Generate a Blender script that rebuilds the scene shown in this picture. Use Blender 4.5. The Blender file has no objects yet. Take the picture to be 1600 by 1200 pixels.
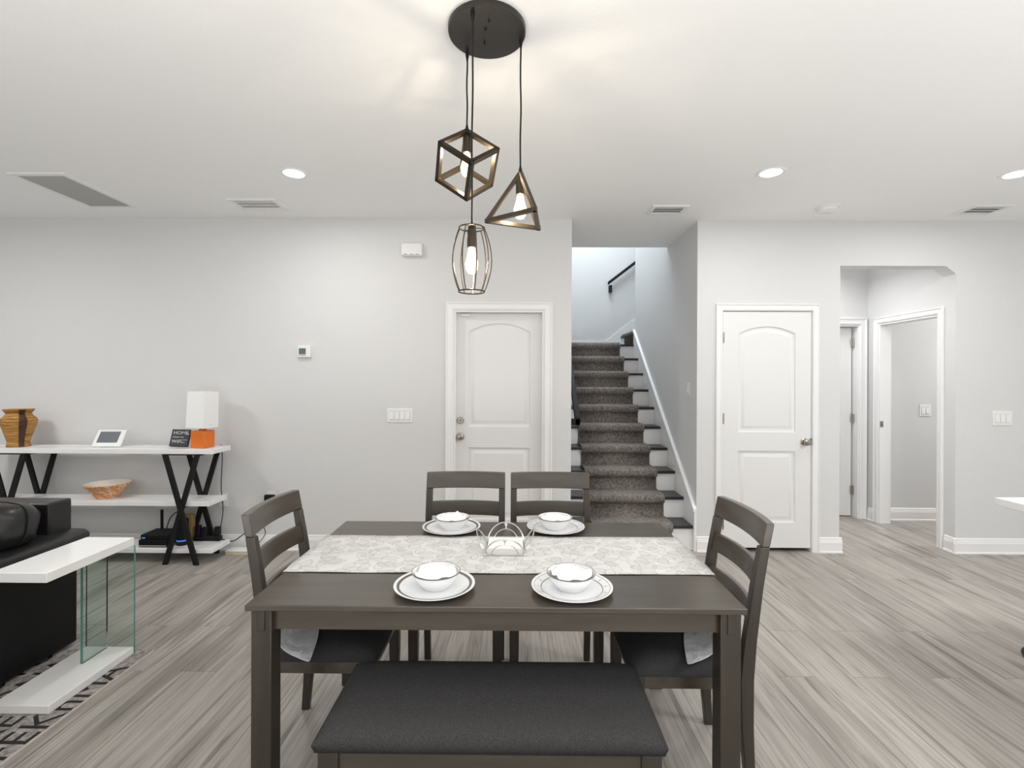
import bpy, math, random
from mathutils import Vector, Matrix
from mathutils.geometry import tessellate_polygon
R = math.radians
PI = math.pi
S = bpy.context.scene
C = S.collection
random.seed(7)

# ---------------------------------------------------------------- camera, world, lights, exposure
cam = bpy.data.cameras.new('camera')
cam.sensor_width = 36.0
cam.lens = 36.0 * 771 / 1600
cam.shift_y = -6 / 1600
cam.clip_start = 0.05
cam_o = bpy.data.objects.new('camera', cam)
C.objects.link(cam_o)
cam_o.matrix_world = Matrix.Translation((0, 0, 1.454)) @ Matrix.Rotation(R(.45), 4, 'Z') @ Matrix.Rotation(PI / 2, 4, 'X') @ Matrix.Rotation(R(.25), 4, 'Z')
S.camera = cam_o

w = bpy.data.worlds.new('daylight')
S.world = w
w.use_nodes = True
w.node_tree.nodes['Background'].inputs[0].default_value = (1.0, 1.0, 1.0, 1)
w.node_tree.nodes['Background'].inputs[1].default_value = 0.58
S.view_settings.view_transform = 'Standard'
S.view_settings.look = 'None'
S.view_settings.gamma = 1
S.view_settings.use_curve_mapping = False
S.view_settings.exposure = 0.50
S.cycles.max_bounces = 10
S.cycles.diffuse_bounces = 6
S.cycles.use_denoising = True


def area(name, loc, rot, sx, sy, energy, col=(1, 1, 1)):
    l = bpy.data.lights.new(name, 'AREA')
    l.shape = 'RECTANGLE'
    l.size, l.size_y, l.energy, l.color = sx, sy, energy, col
    o = bpy.data.objects.new(name, l)
    o.location, o.rotation_euler = loc, rot
    C.objects.link(o)
    return o


area('ceiling_uplight_fill', (.5, -1.3, .40), (R(180), 0, 0), 7.0, 2.4, 165, (1, .995, .985))  # added low uplight behind the camera, brightens the ceiling
area('overhead_fill', (1.0, -.9, 2.76), (0, 0, 0), 4.5, 2.0, 14, (1, .99, .97))  # added unseen panel overhead, fills the table and bench from above
area('right_side_fill', (3.2, 1.2, 2.76), (0, 0, 0), .5, .5, 34, (1, .99, .97))  # added unseen lamp to lift the right wall and floor
area('left_wall_fill', (-4.0, 2.3, 2.76), (0, 0, 0), .5, .5, 22, (1, .99, .97))  # added unseen lamp to brighten the left wall
area('side_room_fill', (5.6, 4.5, 2.76), (0, 0, 0), .6, .3, 26, (1, .99, .97))  # added unseen lamp to lift the room beyond the hall
area('stairwell_window_daylight', (1.0, 6.3, 5.0), (0, 0, 0), 1.0, 1.4, 48, (.86, .94, 1))
area('hall_lamp', (2.85, 4.85, 2.7), (0, R(12), 0), .5, .5, 14, (1, 1, 1))  # unseen lamp near the hall ceiling that lights the hall


# ---------------------------------------------------------------- mesh helpers
class MB:
    def __init__(s):
        s.v, s.f = [], []

    def add(s, vs, fs):
        b = len(s.v)
        s.v += [tuple(v) for v in vs]
        s.f += [tuple(b + i for i in f) for f in fs]
        return s

    def box(s, x0, x1, y0, y1, z0, z1, m=None):
        vs = [Vector((x, y, z)) for z in (z0, z1) for y in (y0, y1) for x in (x0, x1)]
        if m is not None:
            vs = [m @ v for v in vs]
        return s.add(vs, [(0, 2, 3, 1), (4, 5, 7, 6), (0, 1, 5, 4), (2, 6, 7, 3), (0, 4, 6, 2), (1, 3, 7, 5)])

    def prism(s, pts, ext):
        """pts: 3D polygon, ext: extrusion vector"""
        n = len(pts)
        e = Vector(ext)
        vs = [Vector(p) for p in pts] + [Vector(p) + e for p in pts]
        fs = [tuple(range(n))[::-1], tuple(range(n, 2 * n))]
        fs += [(i, (i + 1) % n, n + (i + 1) % n, n + i) for i in range(n)]
        return s.add(vs, fs)

    def loft(s, rings, caps=True, closed=True):
        n = len(rings[0])
        vs = [p for r in rings for p in r]
        fs = []
        for k in range(len(rings) - 1):
            for i in range(n if closed else n - 1):
                j = (i + 1) % n
                fs.append((k * n + i, k * n + j, (k + 1) * n + j, (k + 1) * n + i))
        if caps:
            fs.append(tuple(range(n))[::-1])
            fs.append(tuple((len(rings) - 1) * n + i for i in range(n)))
        return s.add(vs, fs)

    def tube(s, path, r, n=8, closed=False):
        path = [Vector(p) for p in path]
        rs = r if isinstance(r, (list, tuple)) else [r] * len(path)
        rings = []
        up = None
        for k, p in enumerate(path):
            if closed:
                t = path[(k + 1) % len(path)] - path[k - 1]
            else:
                t = path[min(k + 1, len(path) - 1)] - path[max(k - 1, 0)]
            t.normalize()
            if up is None:
                up = Vector((0, 0, 1)) if abs(t.z) < .9 else Vector((1, 0, 0))
            a = up - t * up.dot(t)
            if a.length < 1e-5:
                a = t.orthogonal()
            a.normalize()
            up = a
            b = t.cross(a)
            rings.append([p + (a * math.cos(2 * PI * i / n) + b * math.sin(2 * PI * i / n)) * rs[k] for i in range(n)])
        if closed:
            rings.append(rings[0])
            return s.loft(rings, caps=False)
        return s.loft(rings)

    def bar(s, a, b, wd, up=(0, 0, 1)):
        a, b = Vector(a), Vector(b)
        t = (b - a).normalized()
        u = Vector(up)
        u = (u - t * u.dot(t)).normalized()
        v = t.cross(u)
        h = wd / 2
        ring = lambda p: [p + u * h + v * h, p - u * h + v * h, p - u * h - v * h, p + u * h - v * h]
        return s.loft([ring(a), ring(b)])

    def lathe(s, prof, n=32, c=(0, 0, 0), m=None):
        rings = []
        for r, z in prof:
            r = max(r, 1e-4)
            ring = [Vector((r * math.cos(2 * PI * i / n), r * math.sin(2 * PI * i / n), z)) for i in range(n)]
            if m is not None:
                ring = [m @ p for p in ring]
            rings.append([p + Vector(c) for p in ring])
        s.loft(rings, caps=False)
        return s


def obj(name, mb, mat, parent=None, bev=0, seg=2, smooth=True, ang=35):
    me = bpy.data.meshes.new(name)
    me.from_pydata(mb.v, [], mb.f)
    import bmesh
    bm = bmesh.new()
    bm.from_mesh(me)
    bmesh.ops.recalc_face_normals(bm, faces=bm.faces)
    bm.to_mesh(me)
    bm.free()
    me.materials.append(mat)
    if smooth:
        me.shade_smooth()
        me.set_sharp_from_angle(angle=R(ang))
    o = bpy.data.objects.new(name, me)
    C.objects.link(o)
    if parent:
        o.parent = parent
    if bev:
        b = o.modifiers.new('bevel', 'BEVEL')
        b.width, b.segments, b.limit_method, b.angle_limit = bev, seg, 'ANGLE', R(40)
        b.harden_normals = False
    return o


def tag(o, label, cat, group=None, kind=None):
    o['label'], o['category'] = label, cat
    if group:
        o['group'] = group
    if kind:
        o['kind'] = kind
    return o


def thing(name, label, cat, loc=(0, 0, 0), rz=0, group=None):
    o = bpy.data.objects.new(name, None)
    o.empty_display_size = .1
    C.objects.link(o)
    o.location = loc
    o.rotation_euler = (0, 0, rz)
    return tag(o, label, cat, group)


def struct(name, mb, mat, parent=None, **k):
    o = obj(name, mb, mat, parent, **k)
    if not parent:
        o['kind'] = 'structure'
    return o


def dup(root, loc=None, rz=None, label=None):
    r = root.copy()
    C.objects.link(r)
    if loc is not None:
        r.location = loc
    if rz is not None:
        r.rotation_euler = (0, 0, rz)
    if label:
        r['label'] = label
    for ch in list(root.children):
        c = ch.copy()
        C.objects.link(c)
        c.parent = r
        for g in list(ch.children):
            d = g.copy()
            C.objects.link(d)
            d.parent = c
    return r


def text_mesh(name, txt, size, mat, parent, m, depth=.0005, align='LEFT'):
    cu = bpy.data.curves.new(name, 'FONT')
    cu.body, cu.size, cu.extrude, cu.align_x = txt, size, depth, align
    cu.resolution_u = 3
    t = bpy.data.objects.new(name + '_tmp', cu)
    C.objects.link(t)
    bpy.context.view_layer.update()
    me = bpy.data.meshes.new_from_object(t.evaluated_get(bpy.context.evaluated_depsgraph_get()))
    bpy.data.objects.remove(t)
    me.transform(m)
    me.materials.clear()
    me.materials.append(mat)
    o = bpy.data.objects.new(name, me)
    C.objects.link(o)
    if parent:
        o.parent = parent
    return o


# ---------------------------------------------------------------- materials
def mat(name, col, rough=.5, metal=0, spec=.5, emit=None, es=0, bump=None, noise=None, coat=0):
    m = bpy.data.materials.new(name)
    m.use_nodes = True
    nt = m.node_tree
    b = nt.nodes['Principled BSDF']
    b.inputs['Base Color'].default_value = (*col, 1)
    b.inputs['Roughness'].default_value = rough
    b.inputs['Metallic'].default_value = metal
    b.inputs['Specular IOR Level'].default_value = spec
    if coat:
        b.inputs['Coat Weight'].default_value = coat
    if emit:
        b.inputs['Emission Color'].default_value = (*emit, 1)
        b.inputs['Emission Strength'].default_value = es
    tc = nt.nodes.new('ShaderNodeTexCoord')
    if noise:   # (scale vector, colour b, low, high)
        sc, col2, lo, hi = noise
        mp = nt.nodes.new('ShaderNodeMapping')
        mp.inputs['Scale'].default_value = sc
        n = nt.nodes.new('ShaderNodeTexNoise')
        n.inputs['Scale'].default_value = 1
        n.inputs['Detail'].default_value = 4
        r = nt.nodes.new('ShaderNodeValToRGB')
        r.color_ramp.elements[0].position, r.color_ramp.elements[1].position = lo, hi
        r.color_ramp.elements[0].color, r.color_ramp.elements[1].color = (*col, 1), (*col2, 1)
        L = nt.links
        L.new(tc.outputs['Object'], mp.inputs[0])
        L.new(mp.outputs[0], n.inputs['Vector'])
        L.new(n.outputs['Fac'], r.inputs[0])
        L.new(r.outputs[0], b.inputs['Base Color'])
    if bump:    # (scale, strength, distance)
        n2 = nt.nodes.new('ShaderNodeTexNoise')
        n2.inputs['Scale'].default_value = bump[0]
        n2.inputs['Detail'].default_value = 3
        bp = nt.nodes.new('ShaderNodeBump')
        bp.inputs['Strength'].default_value = bump[1]
        bp.inputs['Distance'].default_value = bump[2]
        nt.links.new(tc.outputs['Object'], n2.inputs['Vector'])
        nt.links.new(n2.outputs['Fac'], bp.inputs['Height'])
        nt.links.new(bp.outputs[0], b.inputs['Normal'])
    return m


M = {}
M['wall'] = mat('wall_paint', (.67, .67, .668), .75, spec=.25, bump=(90, .25, .004))
M['ceil'] = mat('ceiling_paint', (.87, .872, .868), .85, spec=.2, bump=(80, .2, .004))
M['trim'] = mat('white_trim', (.82, .82, .82), .4, spec=.35)
M['door'] = mat('white_door', (.76, .76, .755), .4, spec=.35)
M['wood'] = mat('grey_brown_wood', (.043, .033, .023), .28, spec=.9, noise=((3, 26, 26), (.076, .060, .043), .3, .75), bump=(140, .06, .002))
M['woody'] = mat('grey_brown_wood_upright', (.032, .025, .018), .40, spec=.6, noise=((26, 26, 3), (.052, .042, .031), .3, .75), bump=(140, .06, .002))
M['fabric'] = mat('charcoal_fabric', (.026, .026, .0275), .95, spec=.12, noise=((330, 900, 600), (.085, .083, .083), .32, .72), bump=(500, .5, .002))
M['black'] = mat('black_metal', (.010, .010, .0105), .6, spec=.25)
M['bronze'] = mat('dark_bronze', (.055, .041, .028), .36, metal=.6, bump=(120, .08, .002))
M['canopy'] = mat('dark_canopy_metal', (.028, .025, .022), .4, metal=.25)
M['plastic'] = mat('white_plastic', (.80, .80, .79), .4)
M['grille'] = mat('grey_grille', (.42, .42, .40), .6)
M['dark'] = mat('dark_void', (.05, .05, .05), .8)
M['nickel'] = mat('brushed_nickel', (.42, .39, .34), .28, metal=1)
M['chrome'] = mat('chrome_wire', (.72, .72, .73), .18, metal=1)
M['china'] = mat('white_china', (.82, .83, .84), .15, spec=.5)
M['band'] = mat('grey_china_band', (.12, .12, .12), .3)
M['paper'] = mat('white_paper', (.86, .85, .83), .8, bump=(60, .25, .003))
M['glasswhite'] = mat('white_gloss', (.86, .86, .85), .16, spec=.5)
M['marble'] = mat('white_marble', (.86, .86, .86), .25, noise=((2, 9, 9), (.66, .66, .66), .55, .8))
M['leather'] = mat('black_leather', (.010, .010, .011), .36, spec=.5, bump=(220, .12, .003))
M['leatherd'] = mat('black_leather_panel', (.0055, .0055, .006), .55, spec=.22, bump=(220, .12, .003))
M['tread'] = mat('black_tread', (.012, .012, .014), .35)
M['orange'] = mat('orange_ceramic', (.72, .17, .018), .35)
M['shade'] = mat('white_shade_fabric', (.88, .88, .87), .8)
M['cream'] = mat('cream_card', (.62, .54, .43), .7)
M['tan'] = mat('tan_card', (.32, .21, .08), .7)
M['screen'] = mat('grey_screen', (.14, .15, .17), .25)
M['lcd'] = mat('green_grey_lcd', (.10, .14, .13), .35)
M['blueled'] = mat('blue_led', (.02, .08, .4), .4, emit=(.1, .35, 1), es=.35)
M['signface'] = mat('charcoal_sign', (.022, .024, .027), .5)
M['signwhite'] = mat('sign_lettering', (.62, .64, .65), .6)
M['signblue'] = mat('sign_blue_lettering', (.35, .55, .66), .6)
M['bulb'] = None
M['filament'] = mat('hot_filament', (1, .9, .7), .2, emit=(1, .85, .6), es=25)
M['lamp'] = mat('downlight_lens', (1, 1, 1), .4, emit=(1, .98, .95), es=9)
M['rugink'] = mat('rug_lettering', (.035, .033, .033), .95, spec=.1, bump=(260, .6, .004))
M['rug'] = mat('grey_rug', (.20, .185, .175), .95, spec=.1, noise=((60, 60, 60), (.46, .43, .41), .35, .7), bump=(260, .6, .004))
M['rugedge'] = mat('cream_rug_binding', (.56, .50, .45), .9)
M['satin'] = mat('silver_satin', (.74, .75, .77), .32, metal=.15, bump=(16, .9, .03))


def glass_mat():
    m = bpy.data.materials.new('clear_glass')
    m.use_nodes = True
    b = m.node_tree.nodes['Principled BSDF']
    b.inputs['Base Color'].default_value = (.86, .95, .92, 1)
    b.inputs['Roughness'].default_value = .02
    b.inputs['Transmission Weight'].default_value = 1
    b.inputs['IOR'].default_value = 1.2
    return m


M['glass'] = glass_mat()


def bulb_mat():
    m = bpy.data.materials.new('glowing_bulb_glass')
    m.use_nodes = True
    nt = m.node_tree
    nt.nodes.remove(nt.nodes['Principled BSDF'])
    e = nt.nodes.new('ShaderNodeEmission')
    e.inputs[0].default_value = (1, .74, .40, 1)
    e.inputs[1].default_value = 3.2
    t = nt.nodes.new('ShaderNodeBsdfTransparent')
    x = nt.nodes.new('ShaderNodeMixShader')
    x.inputs[0].default_value = .45
    nt.links.new(t.outputs[0], x.inputs[1])
    nt.links.new(e.outputs[0], x.inputs[2])
    nt.links.new(x.outputs[0], nt.nodes['Material Output'].inputs[0])
    return m


M['bulb'] = bulb_mat()
M['glassedge'] = mat('green_glass_edge', (.10, .27, .23), .2)


def floor_mat():
    m = bpy.data.materials.new('grey_oak_planks')
    m.use_nodes = True
    nt = m.node_tree
    L = nt.links
    b = nt.nodes['Principled BSDF']
    tc = nt.nodes.new('ShaderNodeTexCoord')
    mp = nt.nodes.new('ShaderNodeMapping')
    mp.inputs['Rotation'].default_value = (0, 0, R(90))
    br = nt.nodes.new('ShaderNodeTexBrick')
    br.offset, br.offset_frequency = .37, 2
    br.inputs['Scale'].default_value = 1
    br.inputs['Brick Width'].default_value = 1.22
    br.inputs['Row Height'].default_value = .185
    br.inputs['Mortar Size'].default_value = .0012
    br.inputs['Mortar Smooth'].default_value = .3
    br.inputs['Color1'].default_value = (0, 0, 0, 1)
    br.inputs['Color2'].default_value = (1, 1, 1, 1)
    br.inputs['Mortar'].default_value = (.5, .5, .5, 1)
    L.new(tc.outputs['Object'], mp.inputs[0])
    L.new(mp.outputs[0], br.inputs['Vector'])
    # per-plank shift of the grain
    add = nt.nodes.new('ShaderNodeVectorMath')
    add.operation = 'MULTIPLY_ADD'
    add.inputs[1].default_value = (13, 7, 3)
    L.new(br.outputs['Color'], add.inputs[0])
    L.new(tc.outputs['Object'], add.inputs[2])

    def grain(scale, detail, dist):
        g = nt.nodes.new('ShaderNodeMapping')
        g.inputs['Scale'].default_value = scale
        n = nt.nodes.new('ShaderNodeTexNoise')
        n.inputs['Scale'].default_value = 1
        n.inputs['Detail'].default_value = detail
        n.inputs['Distortion'].default_value = dist
        L.new(add.outputs[0], g.inputs[0])
        L.new(g.outputs[0], n.inputs['Vector'])
        return n
    g1 = grain((8, .9, 1), 5, .8)
    g2 = grain((90, 2.2, 1), 3, .2)
    g3 = grain((20, .9, 1), 5, 1.8)
    r1 = nt.nodes.new('ShaderNodeValToRGB')
    e = r1.color_ramp.elements
    e[0].position, e[0].color = .28, (.245, .222, .200, 1)
    e[1].position, e[1].color = .66, (.415, .388, .356, 1)
    k = e.new(.46)
    k.color = (.350, .324, .294, 1)
    L.new(g1.outputs['Fac'], r1.inputs[0])
    r3 = nt.nodes.new('ShaderNodeValToRGB')
    r3.color_ramp.elements[0].position, r3.color_ramp.elements[0].color = .32, (.42, .405, .39, 1)
    r3.color_ramp.elements[1].position, r3.color_ramp.elements[1].color = .47, (1, 1, 1, 1)
    L.new(g3.outputs['Fac'], r3.inputs[0])
    r2 = nt.nodes.new('ShaderNodeValToRGB')
    r2.color_ramp.elements[0].position, r2.color_ramp.elements[0].color = .3, (.80, .80, .80, 1)
    r2.color_ramp.elements[1].position, r2.color_ramp.elements[1].color = .65, (1.06, 1.06, 1.06, 1)
    L.new(g2.outputs['Fac'], r2.inputs[0])

    def mul(a, bb, f=1):
        x = nt.nodes.new('ShaderNodeMixRGB')
        x.blend_type = 'MULTIPLY'
        x.inputs[0].default_value = f
        L.new(a, x.inputs[1])
        L.new(bb, x.inputs[2])
        return x.outputs[0]
    c = mul(r1.outputs[0], r3.outputs[0], .75)
    c = mul(c, r2.outputs[0])
    rp = nt.nodes.new('ShaderNodeValToRGB')
    rp.color_ramp.elements[0].color = (.94, .94, .945, 1)
    rp.color_ramp.elements[1].color = (1.05, 1.045, 1.04, 1)
    L.new(br.outputs['Color'], rp.inputs[0])
    c = mul(c, rp.outputs[0])
    ms = nt.nodes.new('ShaderNodeMixRGB')
    ms.inputs[2].default_value = (.12, .105, .09, 1)
    L.new(br.outputs['Fac'], ms.inputs[0])
    L.new(c, ms.inputs[1])
    L.new(ms.outputs[0], b.inputs['Base Color'])
    b.inputs['Roughness'].default_value = .42
    b.inputs['Specular IOR Level'].default_value = .4
    bp = nt.nodes.new('ShaderNodeBump')
    bp.inputs['Strength'].default_value = .25
    bp.inputs['Distance'].default_value = .002
    L.new(g2.outputs['Fac'], bp.inputs['Height'])
    L.new(bp.outputs[0], b.inputs['Normal'])
    return m


M['floor'] = floor_mat()


def two_tone(name, scale, cols, pos, rough=.9, kind='noise', bump=.5):
    m = bpy.data.materials.new(name)
    m.use_nodes = True
    nt = m.node_tree
    L = nt.links
    b = nt.nodes['Principled BSDF']
    b.inputs['Roughness'].default_value = rough
    b.inputs['Specular IOR Level'].default_value = .15
    tc = nt.nodes.new('ShaderNodeTexCoord')
    mp = nt.nodes.new('ShaderNodeMapping')
    mp.inputs['Scale'].default_value = scale
    n = nt.nodes.new('ShaderNodeTexNoise')
    n.inputs['Scale'].default_value = 1
    n.inputs['Detail'].default_value = 5
    n.inputs['Roughness'].default_value = .7
    r = nt.nodes.new('ShaderNodeValToRGB')
    e = r.color_ramp.elements
    e[0].position, e[0].color = pos[0], (*cols[0], 1)
    e[1].position, e[1].color = pos[-1], (*cols[-1], 1)
    for p, c in list(zip(pos, cols))[1:-1]:
        k = e.new(p)
        k.color = (*c, 1)
    L.new(tc.outputs['Object'], mp.inputs[0])
    L.new(mp.outputs[0], n.inputs['Vector'])
    L.new(n.outputs['Fac'], r.inputs[0])
    L.new(r.outputs[0], b.inputs['Base Color'])
    bp = nt.nodes.new('ShaderNodeBump')
    bp.inputs['Strength'].default_value = bump
    bp.inputs['Distance'].default_value = .006
    L.new(n.outputs['Fac'], bp.inputs['Height'])
    L.new(bp.outputs[0], b.inputs['Normal'])
    return m


M['carpet'] = two_tone('brown_grey_carpet', (45, 45, 45), [(.085, .075, .068), (.21, .188, .170), (.34, .31, .285)], [.3, .5, .72], bump=.9)
M['wicker'] = two_tone('honey_wicker', (7, 7, 150), [(.13, .055, .014), (.47, .24, .070), (.66, .40, .155)], [.33, .5, .68], .55, bump=1)
M['wickerdark'] = mat('dark_wicker_strip', (.055, .022, .010), .6)
M['bowlpat'] = two_tone('orange_spatter_glaze', (38, 38, 55), [(.62, .22, .06), (.74, .36, .15), (.82, .72, .60)], [.38, .5, .62], .35, bump=.1)
M['bowlin'] = mat('pale_glaze', (.80, .74, .66), .35)


def runner_mat():
    """white cloth with faint grey outlined leaves: two Voronoi cell patterns stretched along the cloth"""
    m = bpy.data.materials.new('leaf_print_linen')
    m.use_nodes = True
    nt = m.node_tree
    L = nt.links
    b = nt.nodes['Principled BSDF']
    b.inputs['Roughness'].default_value = .8
    b.inputs['Specular IOR Level'].default_value = .2
    tc = nt.nodes.new('ShaderNodeTexCoord')
    base = (.66, .66, .655, 1)
    prev = None
    for k, (sc, rot, seed, rad) in enumerate((((13, 19, 1), 25, 0, .36), ((19, 12, 1), -35, 5.3, .34))):
        mp = nt.nodes.new('ShaderNodeMapping')
        mp.inputs['Scale'].default_value = sc
        mp.inputs['Location'].default_value = (seed, seed * .7, 0)
        mp.inputs['Rotation'].default_value = (0, 0, R(rot))
        nz = nt.nodes.new('ShaderNodeTexNoise')
        nz.inputs['Scale'].default_value = 11
        vm = nt.nodes.new('ShaderNodeVectorMath')
        vm.operation = 'MULTIPLY_ADD'
        vm.inputs[1].default_value = (.045, .045, 0)
        L.new(tc.outputs['Object'], nz.inputs['Vector'])
        L.new(nz.outputs['Color'], vm.inputs[0])
        L.new(tc.outputs['Object'], vm.inputs[2])
        L.new(vm.outputs[0], mp.inputs[0])
        v = nt.nodes.new('ShaderNodeTexVoronoi')
        v.voronoi_dimensions = '2D'
        v.inputs['Scale'].default_value = 1
        v.inputs['Randomness'].default_value = .8
        L.new(mp.outputs[0], v.inputs['Vector'])
        r = nt.nodes.new('ShaderNodeValToRGB')
        r.color_ramp.interpolation = 'LINEAR'
        e = r.color_ramp.elements
        fill = (.88, .88, .875, 1) if k == 0 else (.93, .93, .925, 1)
        e[0].position, e[0].color = .0, fill
        e[1].position, e[1].color = rad + .06, (1, 1, 1, 1)
        for p, c in ((rad - .03, fill), (rad, (.66, .66, .66, 1)), (rad + .03, (.70, .70, .70, 1))):
            q = e.new(p)
            q.color = c
        L.new(v.outputs['Distance'], r.inputs[0])
        x = nt.nodes.new('ShaderNodeMixRGB')
        x.blend_type = 'MULTIPLY'
        x.inputs[0].default_value = .75
        if prev is None:
            x.inputs[1].default_value = base
        else:
            L.new(prev, x.inputs[1])
        L.new(r.outputs[0], x.inputs[2])
        prev = x.outputs[0]
    L.new(prev, b.inputs['Base Color'])
    n2 = nt.nodes.new('ShaderNodeTexNoise')
    n2.inputs['Scale'].default_value = 300
    bp = nt.nodes.new('ShaderNodeBump')
    bp.inputs['Strength'].default_value = .2
    bp.inputs['Distance'].default_value = .001
    L.new(tc.outputs['Object'], n2.inputs['Vector'])
    L.new(n2.outputs['Fac'], bp.inputs['Height'])
    L.new(bp.outputs[0], b.inputs['Normal'])
    return m


M['runner'] = runner_mat()

# ---------------------------------------------------------------- the room
H = 2.82
YL, YR = 4.19, 4.22
struct('floor', MB().box(-6.5, 6.5, -3.4, 7.6, -.06, 0), M['floor'])
cm = MB().box(-6.5, 6.5, -3.4, YL, H, H + .12).box(.33, 1.66, YL, 5.07, H, H + .12).box(1.66, 6.5, YL, 6.6, H, H + .12).box(-6.5, .33, YL, 4.5, H, H + .12)
struct('ceiling', cm, M['ceil'])
struct('wall_left', MB().box(-5.3, -5.2, -3.4, YL, 0, H), M['wall'])
# wall with the entry door
wl = MB().box(-6.5, -.531, YL, YL + .16, 0, H).box(.242, .47, YL, YL + .16, 0, H).box(-.531, .242, YL, YL + .16, 2.05, H)
struct('wall_back_left', wl, M['wall'])
# wall with the closet door and the hall opening
wr = MB().box(1.544, 1.757, YR, YR + .13, 0, H).box(2.524, 2.756, YR, YR + .13, 0, H).box(1.757, 2.524, YR, YR + .13, 2.055, H)
wr.box(2.756, 3.735, YR, YR + .13, 2.44, H).box(3.735, 6.5, YR, YR + .13, 0, H)
wr.prism([(3.648, YR, 2.44), (3.735, YR, 2.373), (3.735, YR, 2.44)], (0, .13, 0))
struct('wall_back_right', wr, M['wall'])
struct('wall_stair_right', MB().box(1.544, 1.66, YR + .13, 6.42, 0, 5.3), M['wall'])
struct('wall_stair_left', MB().box(.33, .47, YL + .16, 7.4, 0, 5.3), M['wall'])
struct('wall_landing', MB().box(.33, 4.2, 7.4, 7.52, 0, 5.3), M['wall'])
struct('wall_over_opening', MB().box(.47, 1.544, 4.95, 5.07, H + .12, 5.3), M['wall'])
struct('wall_upper_flight', MB().box(1.66, 4.2, 6.30, 6.42, 0, 5.3), M['wall'])
struct('wall_upper_end', MB().box(4.2, 4.3, 6.3, 7.52, 0, 5.3), M['wall'])
struct('ceiling_stairwell', MB().box(.33, 4.3, 4.95, 7.52, 5.3, 5.4), M['ceil'])
# hall behind the opening
hb = MB().box(1.66, 2.80, 5.27, 5.38, 0, H).box(3.65, 3.735, 5.27, 5.38, 0, H).box(2.80, 3.65, 5.27, 5.38, 2.06, H)
struct('wall_hall_back', hb, M['wall'])
hr = MB().box(3.735, 3.85, YR + .13, 4.39, 0, H).box(3.735, 3.85, 5.11, 5.38, 0, H).box(3.735, 3.85, 4.39, 5.11, 2.055, H)
struct('wall_hall_right', hr, M['wall'])
struct('wall_side_room', MB().box(3.85, 6.5, 5.22, 5.34, 0, H), M['wall'])
struct('wall_side_room_end', MB().box(6.4, 6.5, YR + .13, 5.22, 0, H), M['wall'])
struct('wall_far_room', MB().box(1.66, 4.2, 6.2, 6.30, 0, H), M['wall'])


def baseprof():
    return [(0, 0), (.022, 0), (.020, .012), (.014, .016), (.014, .088), (.011, .094), (.011, .102), (.008, .108), (.006, .124), (0, .130)]


def base_y(name, x0, x1, y, side=-1):
    """baseboard along X on a wall at y, facing side (-1 is towards the camera)"""
    mb = MB().prism([(x0, y + side * d, z) for d, z in baseprof()], (x1 - x0, 0, 0))
    return struct(name, mb, M['trim'], smooth=False)


def base_x(name, y0, y1, x, side=-1):
    mb = MB().prism([(x + side * d, y0, z) for d, z in baseprof()], (0, y1 - y0, 0))
    return struct(name, mb, M['trim'], smooth=False)


base_y('baseboard_left', -6.5, -.597, YL)
base_y('baseboard_beside_entry', .302, .47, YL)
base_y('baseboard_stair', 1.544, 1.713, YR)
base_y('baseboard_closet', 2.581, 2.776, YR)
base_y('baseboard_right', 3.715, 6.5, YR)
base_x('baseboard_opening', YR - .018, YR + .10, 3.735)
base_y('baseboard_side_room', 3.85, 6.4, 5.22)
base_x('baseboard_hall', 5.167, 5.2485, 3.735)


def casing(name, x0, x1, zt, y, wd=.065, m4=None):
    """moulded frame around an opening in a wall facing -Y; m4 turns it for other walls"""
    prof = [(0, 0), (0, .012), (.012, .016), (.020, .012), (.045, .014), (wd - .008, .022), (wd, .018), (wd, 0)]
    outer = []
    rings = []
    for d, t in prof:
        rings.append([(x0 - d, y - t, 0), (x0 - d, y - t, zt + d), (x1 + d, y - t, zt + d), (x1 + d, y - t, 0)])
    mb = MB()
    n = len(prof)
    for k in range(3):
        a = [Vector(rings[i][k]) for i in range(n)]
        b = [Vector(rings[i][k + 1]) for i in range(n)]
        mb.loft([a, b])
    if m4 is not None:
        mb.v = [tuple(m4 @ Vector(v)) for v in mb.v]
    return struct(name, mb, M['trim'], smooth=False)


casing('trim_1', -.531, .242, 2.05, YL)
casing('trim_2', 1.757, 2.524, 2.055, YR, wd=.056)
TURN = Matrix.Translation((3.735, 0, 0)) @ Matrix.Rotation(R(-90), 4, 'Z')   # local x -> -Y, local -y -> -X
casing('trim_3', -5.11, -4.39, 2.055, 0, wd=.055, m4=TURN)
casing('trim_4', 2.80, 3.65, 2.06, 5.27, wd=.07)
# jambs
jm = MB().box(-.531, -.512, YL, YL + .16, 0, 2.05).box(.223, .242, YL, YL + .16, 0, 2.05).box(-.512, .223, YL, YL + .16, 2.032, 2.05)
struct('trim_5', jm, M['trim'], smooth=False)
jm = MB().box(1.757, 1.761, YR, YR + .13, 0, 2.055).box(2.520, 2.524, YR, YR + .13, 0, 2.055).box(1.761, 2.520, YR, YR + .13, 2.051, 2.055)
struct('trim_6', jm, M['trim'], smooth=False)
jm = MB().box(3.735, 3.85, 4.39, 4.408, 0, 2.055).box(3.735, 3.85, 5.092, 5.11, 0, 2.055).box(3.735, 3.85, 4.408, 5.092, 2.037, 2.055)
struct('trim_7', jm, M['trim'], smooth=False)
jm = MB().box(3.632, 3.65, 5.27, 5.38, 0, 2.06).box(2.80, 2.818, 5.27, 5.38, 0, 2.06).box(2.818, 3.632, 5.27, 5.38, 2.042, 2.06)
struct('trim_8', jm, M['trim'], smooth=False)


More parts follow.
